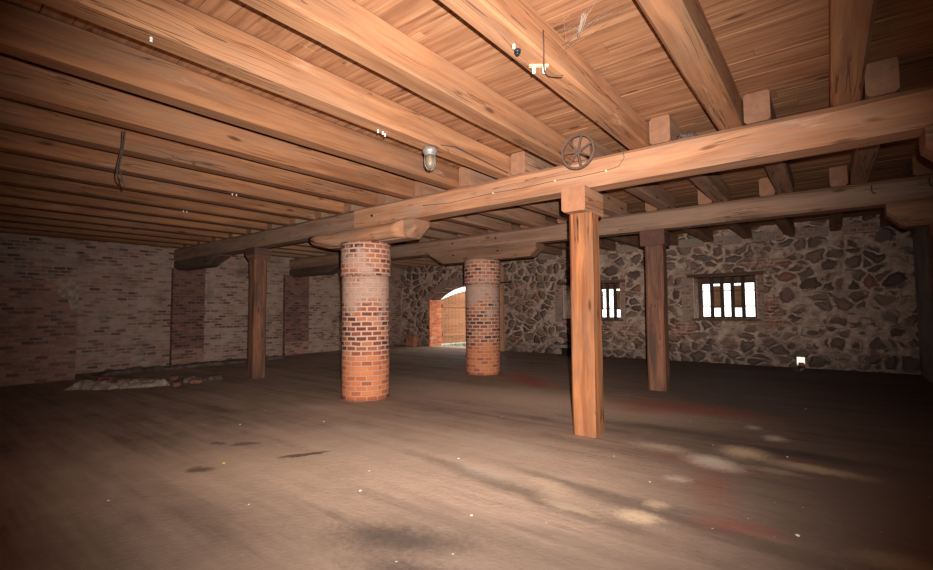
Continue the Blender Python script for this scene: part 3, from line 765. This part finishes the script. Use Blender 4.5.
# ------------------------------------------------------------------ brick pillars
def pillar(x, y, mat, label, seed):
    rn = random.Random(seed); t = thing('brick_pillar', label, 'pillar', (x, y, 0), 'round brick pillars')
    def shell(r, z0, z1, n=40, amp=.006):
        m = MB(); nz = max(3, int((z1 - z0) / .09)); rings = []
        for k in range(nz + 1):
            z = z0 + (z1 - z0) * k / nz
            rings.append([Vector(((r + amp * noise.noise(Vector((i * .9, z * 9, seed)))) * math.cos(2 * PI * i / n), (r + amp * noise.noise(Vector((i * .9, z * 9, seed)))) * math.sin(2 * PI * i / n), z)) for i in range(n)])
        us = [2 * PI * r * i / n for i in range(n + 1)]; vs = [z0 + (z1 - z0) * k / nz for k in range(nz + 1)]
        return m.loft(rings, True, True, (us, vs))
    shell(.366, 0, 1.885).build('shaft', M[mat], t)
    shell(.388, 1.885, 2.40).build('brick_cap', M[mat], t)
    return t
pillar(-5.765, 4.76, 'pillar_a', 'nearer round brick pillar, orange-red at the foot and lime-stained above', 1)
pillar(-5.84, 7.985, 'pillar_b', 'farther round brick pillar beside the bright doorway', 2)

# ------------------------------------------------------------------ timber posts
def post(x, y, s, zt, mat, label, seed, head, headmat, cham=.03):
    t = thing('timber_post', label, 'post', (x, y, 0), 'timber posts')
    m = beam(zt, s, s, seed, cham, .018, .14)
    m.v = [(p[0], p[1], p[2] - s / 2) for p in m.v]
    m.build('shaft', M[mat], t, (0, 0, 0), (0, -PI / 2, 0))
    hx, hy, hz0, hz1, oy = head
    m = beam(hy, hx, hz1 - hz0, seed + 50, .018, .004, .2)
    m.v = [(p[0] - hy / 2, p[1], p[2]) for p in m.v]
    m.build('head_block', M[headmat], t, (0, oy, hz0), (0, 0, PI / 2))
    return t
post(-2.10, 4.79, .262, 2.385, 'post', 'bright orange squared post in front, under the spoked wheel', 11, (.27, .50, 2.385, ZG - .007, -.02), 'girder', .036)
post(-2.265, 8.044, .285, 2.385, 'old_post', 'brown post under the farther girder, left of the barred window', 12, (.39, .36, 2.385, ZG - .007, 0), 'red_timber', .035)
post(-9.25, 4.81, .265, 2.40, 'old_post', 'dark charred post near the left wall, farthest left of the posts', 13, (.40, .36, 2.50, ZG - .007, 0), 'red_timber', .03)
bpy.data.objects['shaft'].name = 'shaft'
t3 = [o for o in COL.objects if o.name.startswith('timber_post')][2]
m = MB(); q = .1325
m.loft([[Vector((a * s, b * s, z)) for a, b in ((-1, -1), (1, -1), (1, 1), (-1, 1))] for s, z in ((q, 2.40), (.18, 2.50))], True, False)
m.build('flared_top', M['old_post'], t3)
post(1.17, 8.044, .30, 2.345, 'old_post', 'dark post at the right edge of the photo under the farther girder', 14, (.32, .30, 2.20, 2.345, 0), 'old_post', .03)

# ------------------------------------------------------------------ spoked wheel on the girder
t = thing('spoked_wheel', 'seven-spoked iron wheel fixed on the nearer girder above the front post', 'wheel', (-1.985, 4.42, 2.975))
m = MB(); RO, N = .188, 48
m.loft([[Vector(((RO - .016 + a) * math.cos(2 * PI * i / N), b, (RO - .016 + a) * math.sin(2 * PI * i / N))) for a, b in ((-.010, -.014), (.013, -.014), (.016, 0), (.013, .014), (-.010, .014))] for i in range(N + 1)], False, False)
m.build('rim', M['rust'], t)
MB().cyl((0, -.035, 0), (0, 1, 0), .034, .07, 16).cyl((0, -.05, 0), (0, 1, 0), .016, .02, 10).build('hub', M['rust'], t)
for k in range(7):
    a = math.radians(178 + 360 * k / 7)
    d = Vector((math.cos(a), 0, math.sin(a))); s = Vector((-math.sin(a), 0, math.cos(a)))
    m = MB(); rings = []
    for r, w in ((.026, .012), (.09, .008), (.165, .009)):
        rings.append([d * r + s * w * i + Vector((0, .010 * j, 0)) for i, j in ((-1, -1), (1, -1), (1, 1), (-1, 1))])
    m.loft(rings, True, False).build('spoke', M['rust'], t)
MB().cyl((0, .03, 0), (0, 1, 0), .014, .225, 10).build('axle', M['iron'], t)

# ------------------------------------------------------------------ caged lamp under a joist
t = thing('caged_lamp', 'old caged jar lamp hanging under a near joist left of the spoked wheel', 'lamp', (-3.075, 3.345, ZJ + .002))
MB().lathe((0, 0, 0), [(.055, 0), (.072, -.006), (.074, -.045), (.064, -.055), (.056, -.075), (.052, -.080)]).build('base', M['cast'], t)
MB().lathe((0, 0, 0), [(.047, -.080), (.049, -.13), (.045, -.175), (.026, -.205), (.004, -.212)]).build('glass_jar', M['jar'], t); jar = [o for o in COL.objects if o.name == 'glass_jar'][0]
MB().lathe((0, 0, 0), [(.012, -.080), (.014, -.11), (.024, -.14), (.020, -.165), (.004, -.178)], 14).build('bulb', M['porcelain'], jar)
for k in range(6):
    a = 2 * PI * k / 6
    MB().tube([(r * math.cos(a), r * math.sin(a), z) for r, z in ((.054, -.078), (.057, -.13), (.052, -.18), (.032, -.212), (.003, -.222))], .0035, 6).build('guard_wire', M['cast'], t)
m = MB().tube([(-2.976, 3.40, 2.99), (-2.974, 3.62, 3.03), (-2.974, 3.9, 3.02), (-2.974, 4.25, 3.0), (-2.974, 4.50, 2.99), (-2.974, 4.61, 2.985)], .006, 6)
tag(m.build('lamp_cable', M['cable']), 'dark cable running from the caged lamp along its joist to the girder', 'cable')

# ------------------------------------------------------------------ insulators and wires
def knob(loc, down, label, group):
    t = thing('insulator', label, 'insulator', loc, group)
    d = Vector(down)
    MB().cyl((0, 0, 0), d, .009, .010, 12).cyl(d * .010, d, .006, .007, 12).cyl(d * .017, d, .009, .011, 12, .007).build('porcelain_body', M['porcelain'], t)
    MB().cyl(d * .028, d, .003, .003, 8).build('screw_head', M['rust'], t)
    return t
dn = (0, 0, -1); fr = (0, -1, 0)
knob((-3.207, YA - .002, 2.784), fr, 'white insulator on the girder front, farthest left of three on the wire', 'girder insulators')
knob((-2.362, YA - .002, 2.784), fr, 'white insulator on the girder front just left of the front post', 'girder insulators')
knob((-1.774, YA - .002, 2.784), fr, 'white insulator on the girder front just right of the spoked wheel', 'girder insulators')
knob((-3.11, 2.70, ZJ), dn, 'white insulator under the caged-lamp joist, left of a row of three', 'joist insulators')
knob((-3.11, 2.755, ZJ), dn, 'white insulator under the caged-lamp joist, middle of a row of three', 'joist insulators')
knob((-3.13, 2.80, ZJ), dn, 'white insulator under the caged-lamp joist, right of a row of three', 'joist insulators')
knob((-6.36, 2.93, ZJ), dn, 'small insulator of a pair under a far-left joist, nearer one', 'joist insulators')
knob((-6.36, 2.985, ZJ), dn, 'small insulator of a pair under a far-left joist, farther one', 'joist insulators')
knob((-8.03, 2.94, ZJ), dn, 'dim insulator of a pair near the left wall ceiling, nearer one', 'joist insulators')
knob((-8.03, 2.99, ZJ), dn, 'dim insulator of a pair near the left wall ceiling, farther one', 'joist insulators')
knob((-3.07, 0.93, ZJ), dn, 'single white insulator under the upper left stretch of the caged-lamp joist', 'joist insulators')
m = MB().tube([(-4.4, YA - .024, 2.80), (-3.9, YA - .022, 2.765), (-3.207, YA - .022, 2.784), (-2.8, YA - .022, 2.772), (-2.362, YA - .022, 2.784), (-2.05, YA - .022, 2.775), (-1.774, YA - .022, 2.784), (-1.64, YA - .024, 2.80), (-1.58, YA - .022, 2.88), (-1.59, YA - .025, 2.95), (-1.63, YA - .04, 2.985)], .0035, 6)
tag(m.build('strung_wire', M['wire']), 'thin wire strung over three white insulators along the girder front', 'wire')
# insulator board and black knob under the third joist
t = thing('insulator_board', 'small pale board with two white insulators under a near joist', 'insulator board', (-1.45, 2.64, ZJ), None, math.radians(38))
MB().box(-.065, .065, -.014, .014, -.012, 0).build('board', M['pale_wood'], t); brd = [o for o in COL.objects if o.name == 'board'][0]
for x in (-.032, .035):
    MB().cyl((x, 0, -.012), dn, .012, .020, 12).cyl((x, 0, -.032), dn, .008, .008, 12).cyl((x, 0, -.040), dn, .012, .016, 12, .010).build('porcelain_insulator', M['porcelain'], brd)
t = thing('ceiling_rose', 'small black round knob under the near joist beside the insulator board', 'knob', (-1.465, 2.40, ZJ))
MB().cyl((0, 0, 0), dn, .022, .02, 18, .020).build('base', M['black'], t)
MB().cyl((0, 0, -.02), dn, .017, .014, 18, .012).build('cover', M['black'], t)
knob((-1.45, 2.335, ZJ), dn, 'single white insulator under the joist just above the black knob', 'joist insulators')
m = MB().tube([(-1.352, 2.53, 3.11), (-1.350, 2.53, 3.0), (-1.351, 2.53, 2.90), (-1.348, 2.53, 2.845), (-1.325, 2.55, 2.82), (-1.28, 2.575, 2.808), (-1.25, 2.59, 2.806)], .004, 6)
tag(m.build('loose_wire', M['cable']), 'short dark wire hanging bent over the small insulator board', 'wire')
# cobweb strands between joist and boards
m = MB(); rw = random.Random(3)
for i in range(12):
    a = Vector((-1.345, 2.75 + rw.uniform(-.10, .12), 3.12 + rw.uniform(-.05, .12))); b_ = Vector((-1.05 + rw.uniform(-.28, .18), 2.72 + rw.uniform(-.12, .12), ZC - .002))
    mid = (a + b_) / 2 + Vector((0, 0, -.02 * rw.random()))
    m.tube([a, mid, b_], (.0007 + .0005 * rw.random()), 4)
for i in range(8):
    a = Vector((-1.16 + rw.uniform(-.02, .02), 2.72 + rw.uniform(-.015, .015), ZC)); b_ = Vector((-1.24 + rw.uniform(-.02, .02), 2.80 + rw.uniform(-.02, .02), 3.16))
    m.tube([a, (a + b_) / 2 + Vector((0, .01, .01)), b_], .003, 4)
tag(m.build('cobweb', M['web']), 'dusty cobweb between the insulator joist and the ceiling boards', 'cobweb', None, 'stuff')
# double cable hanging from a joist at left
def catm(pts, n=6):
    P = [Vector(p) for p in pts]; P = [P[0] * 2 - P[1]] + P + [P[-1] * 2 - P[-2]]; out = []
    for i in range(1, len(P) - 2):
        for k in range(n):
            s = k / n; a, b_, c_, d_ = P[i - 1:i + 3]
            out.append(.5 * ((2 * b_) + (c_ - a) * s + (2 * a - 5 * b_ + 4 * c_ - d_) * s * s + (3 * b_ - a - 3 * c_ + d_) * s ** 3))
    out.append(P[-2]); return out
m = MB()
m.tube(catm([(-4.86, 1.275, 2.958), (-4.88, 1.28, 2.85), (-4.90, 1.275, 2.76), (-4.95, 1.27, 2.66), (-4.96, 1.275, 2.57), (-4.90, 1.29, 2.51)]), .006, 6)
m.tube(catm([(-4.84, 1.29, 2.958), (-4.87, 1.29, 2.84), (-4.90, 1.285, 2.74), (-4.93, 1.28, 2.64), (-4.90, 1.29, 2.55), (-4.88, 1.31, 2.47)]), .006, 6)
tag(m.build('hanging_cable', M['cable']), 'pair of dark cables dangling from a joist at upper left', 'cable')
# iron hooks on the far girder
for x, lb in ((.49, 'left of the two small iron hooks on the farther girder at right'), (1.02, 'right of the two small iron hooks on the farther girder at right')):
    m = MB().tube(catm([(x, YBB + .005, 2.90), (x, YBB - .02, 2.90), (x, YBB - .028, 2.84), (x + .015, YBB - .035, 2.80), (x + .035, YBB - .045, 2.80)]), .007, 6)
    tag(m.build('iron_hook', M['iron']), lb, 'hook', 'iron hooks')
# dark clump on the girder top between the second and third joist
m = MB(); rw = random.Random(6)
for i in range(16):
    a = Vector((-1.00 + rw.uniform(-.06, .06), YA + .05 + rw.uniform(-.03, .06), ZJ + .004)); m.tube([a, a + Vector((rw.uniform(-.08, .08), rw.uniform(-.02, .02), rw.uniform(.02, .06))), a + Vector((rw.uniform(-.08, .08), rw.uniform(-.03, .03), rw.uniform(.0, .05)))], .006, 5)
tag(m.build('bird_nest', M['earth']), 'dark twiggy clump lying on the nearer girder right of the wheel', 'nest')

# ------------------------------------------------------------------ rubble along the left wall
def lump(name, mat, loc, size, seed, rot=0, cut=.28):
    rn = random.Random(seed); bm = bmesh.new()
    bmesh.ops.create_icosphere(bm, subdivisions=2, radius=1)
    for v in bm.verts:
        d = 1 + cut * noise.noise(v.co * 1.3 + Vector((seed, 0, 0)))
        c = Vector([max(-.74, min(.74, q * d)) for q in v.co])
        v.co = Vector((c.x * size[0], c.y * size[1], (c.z + .74) * size[2]))
    mn = min(v.co.z for v in bm.verts)
    for v in bm.verts: v.co.z -= mn
    me = bpy.data.meshes.new(name); bm.to_mesh(me); bm.free(); me.materials.append(M[mat])
    o = bpy.data.objects.new(name, me); COL.objects.link(o); o.location = loc; o.rotation_euler = (0, 0, rot)
    return o
def ridge(name, mat, path, w, h, seed, label, cat):
    m = MB(); nx_, ny_ = 60, 8; P = [Vector((*p, 0)) for p in path]
    base = len(m.v)
    for i in range(nx_ + 1):
        s = i / nx_ * (len(P) - 1); k = min(int(s), len(P) - 2); c = P[k].lerp(P[k + 1], s - k); d = (P[k + 1] - P[k]).normalized(); nrm = Vector((-d.y, d.x, 0))
        end = min(1, min(i, nx_ - i) / 5)
        for j in range(ny_ + 1):
            q = j / ny_ * 2 - 1
            ww = w * (.75 + .5 * noise.noise(Vector((i * .21, seed, 0))))
            p = c + nrm * q * ww
            prof = max(0, 1 - abs(q) ** 4)
            z = h * prof * end * (.8 + .6 * noise.noise(p * 3.1 + Vector((seed, 0, 0))) + .3 * noise.noise(p * 11))
            m.v.append((p.x, p.y, max(0, z)))
    for i in range(nx_):
        for j in range(ny_):
            a = base + i * (ny_ + 1) + j; m.face([a, a + ny_ + 1, a + ny_ + 2, a + 1])
    return tag(m.build(name, M[mat]), label, cat)
ridge('broken_kerb', 'concrete', [(-10.75, 2.16), (-10.2, 2.62), (-9.95, 3.0), (-9.75, 3.45)], .24, .13, 3, 'pale broken concrete kerb lying near the left wall', 'kerb')
ridge('earth_ridge', 'earth', [(-9.85, 3.62), (-9.75, 4.0), (-9.75, 4.35)], .2, .09, 7, 'low dark ridge of earth leading from the pale kerb to the charred post', 'earth')
ridge('dirt_bank', 'earth', [(-12.6, 2.9), (-12.45, 4.0), (-12.45, 5.5), (-12.5, 7.5)], .34, .10, 5, 'low bank of dark dirt along the foot of the left wall', 'earth')
bricks = [(-10.9, 2.72, .2), (-10.66, 2.95, .9), (-10.5, 3.12, 2.1), (-10.35, 3.3, .4), (-9.40, 3.72, 1.2), (-9.35, 3.4, 2.6), (-10.3, 3.65, .1), (-11.3, 2.8, 1.5)]
for i, (x, y, a) in enumerate(bricks):
    o = lump('broken_brick', 'rubble_brick', (x, y, 0), (.16, .10, .065), 20 + i, a)
    tag(o, 'lump of dark broken brick lying behind or beside the pale broken kerb', 'brick', 'broken bricks by the kerb')
m = MB(); m.box(-.2, .2, -.13, .13, 0, .36); m.box(-.24, .24, -.15, .15, .36, .40)
t = tag(m.build('brick_stub', M['terracotta'], None, (-12.36, 12.42, 0)), 'reddish block standing on the floor left of the arched doorway', 'block')
t = thing('stone_ledge', 'low grey stone shelf at the foot of the stone wall behind the front post', 'ledge', (-5.98, 12.45, 0))
MB().box(-.40, .42, -.20, .20, .22, .31).build('slab', M['slab'], t)
MB().box(-.25, .35, -.02, .20, 0, .22).build('support', M['void'], t)
o = lump('broken_brick', 'terracotta', (-.545, 12.98, 0), (.07, .10, .055), 55, .4)
tag(o, 'reddish broken brick sitting inside the small bright hole in the stone wall', 'brick')

# ------------------------------------------------------------------ small scraps on the floor
chips = [(-4.13, 1.07), (-2.82, 2.28), (-3.25, 1.65), (-3.1, 2.6), (-5.6, 2.72), (-1.9, 2.45), (-1.15, 3.75), (-3.3, 4.9), (-2.9, 5.6), (-.95, 5.1), (-.35, 5.1), (-4.9, 3.4), (-1.6, 4.2), (-2.7, 3.3), (-.2, 3.4), (-6.1, 3.3), (-1.35, 6.0), (-.3, 7.6)]
rc = random.Random(12)
for i, (x, y) in enumerate(chips):
    s = rc.uniform(.006, .011)
    o = lump('stone_chip', 'chip', (x, y, 0), (s * 1.4, s, s * .5), 70 + i, rc.uniform(0, 6))
    tag(o, 'tiny pale chip lying on the open dirt floor', 'chip', 'pale chips scattered on the floor')
o = lump('leaf_scrap', 'yellow', (-4.3, 1.95, 0), (.022, .012, .006), 99, .6)
tag(o, 'yellowish leaf scrap on the dirt floor at left', 'scrap')
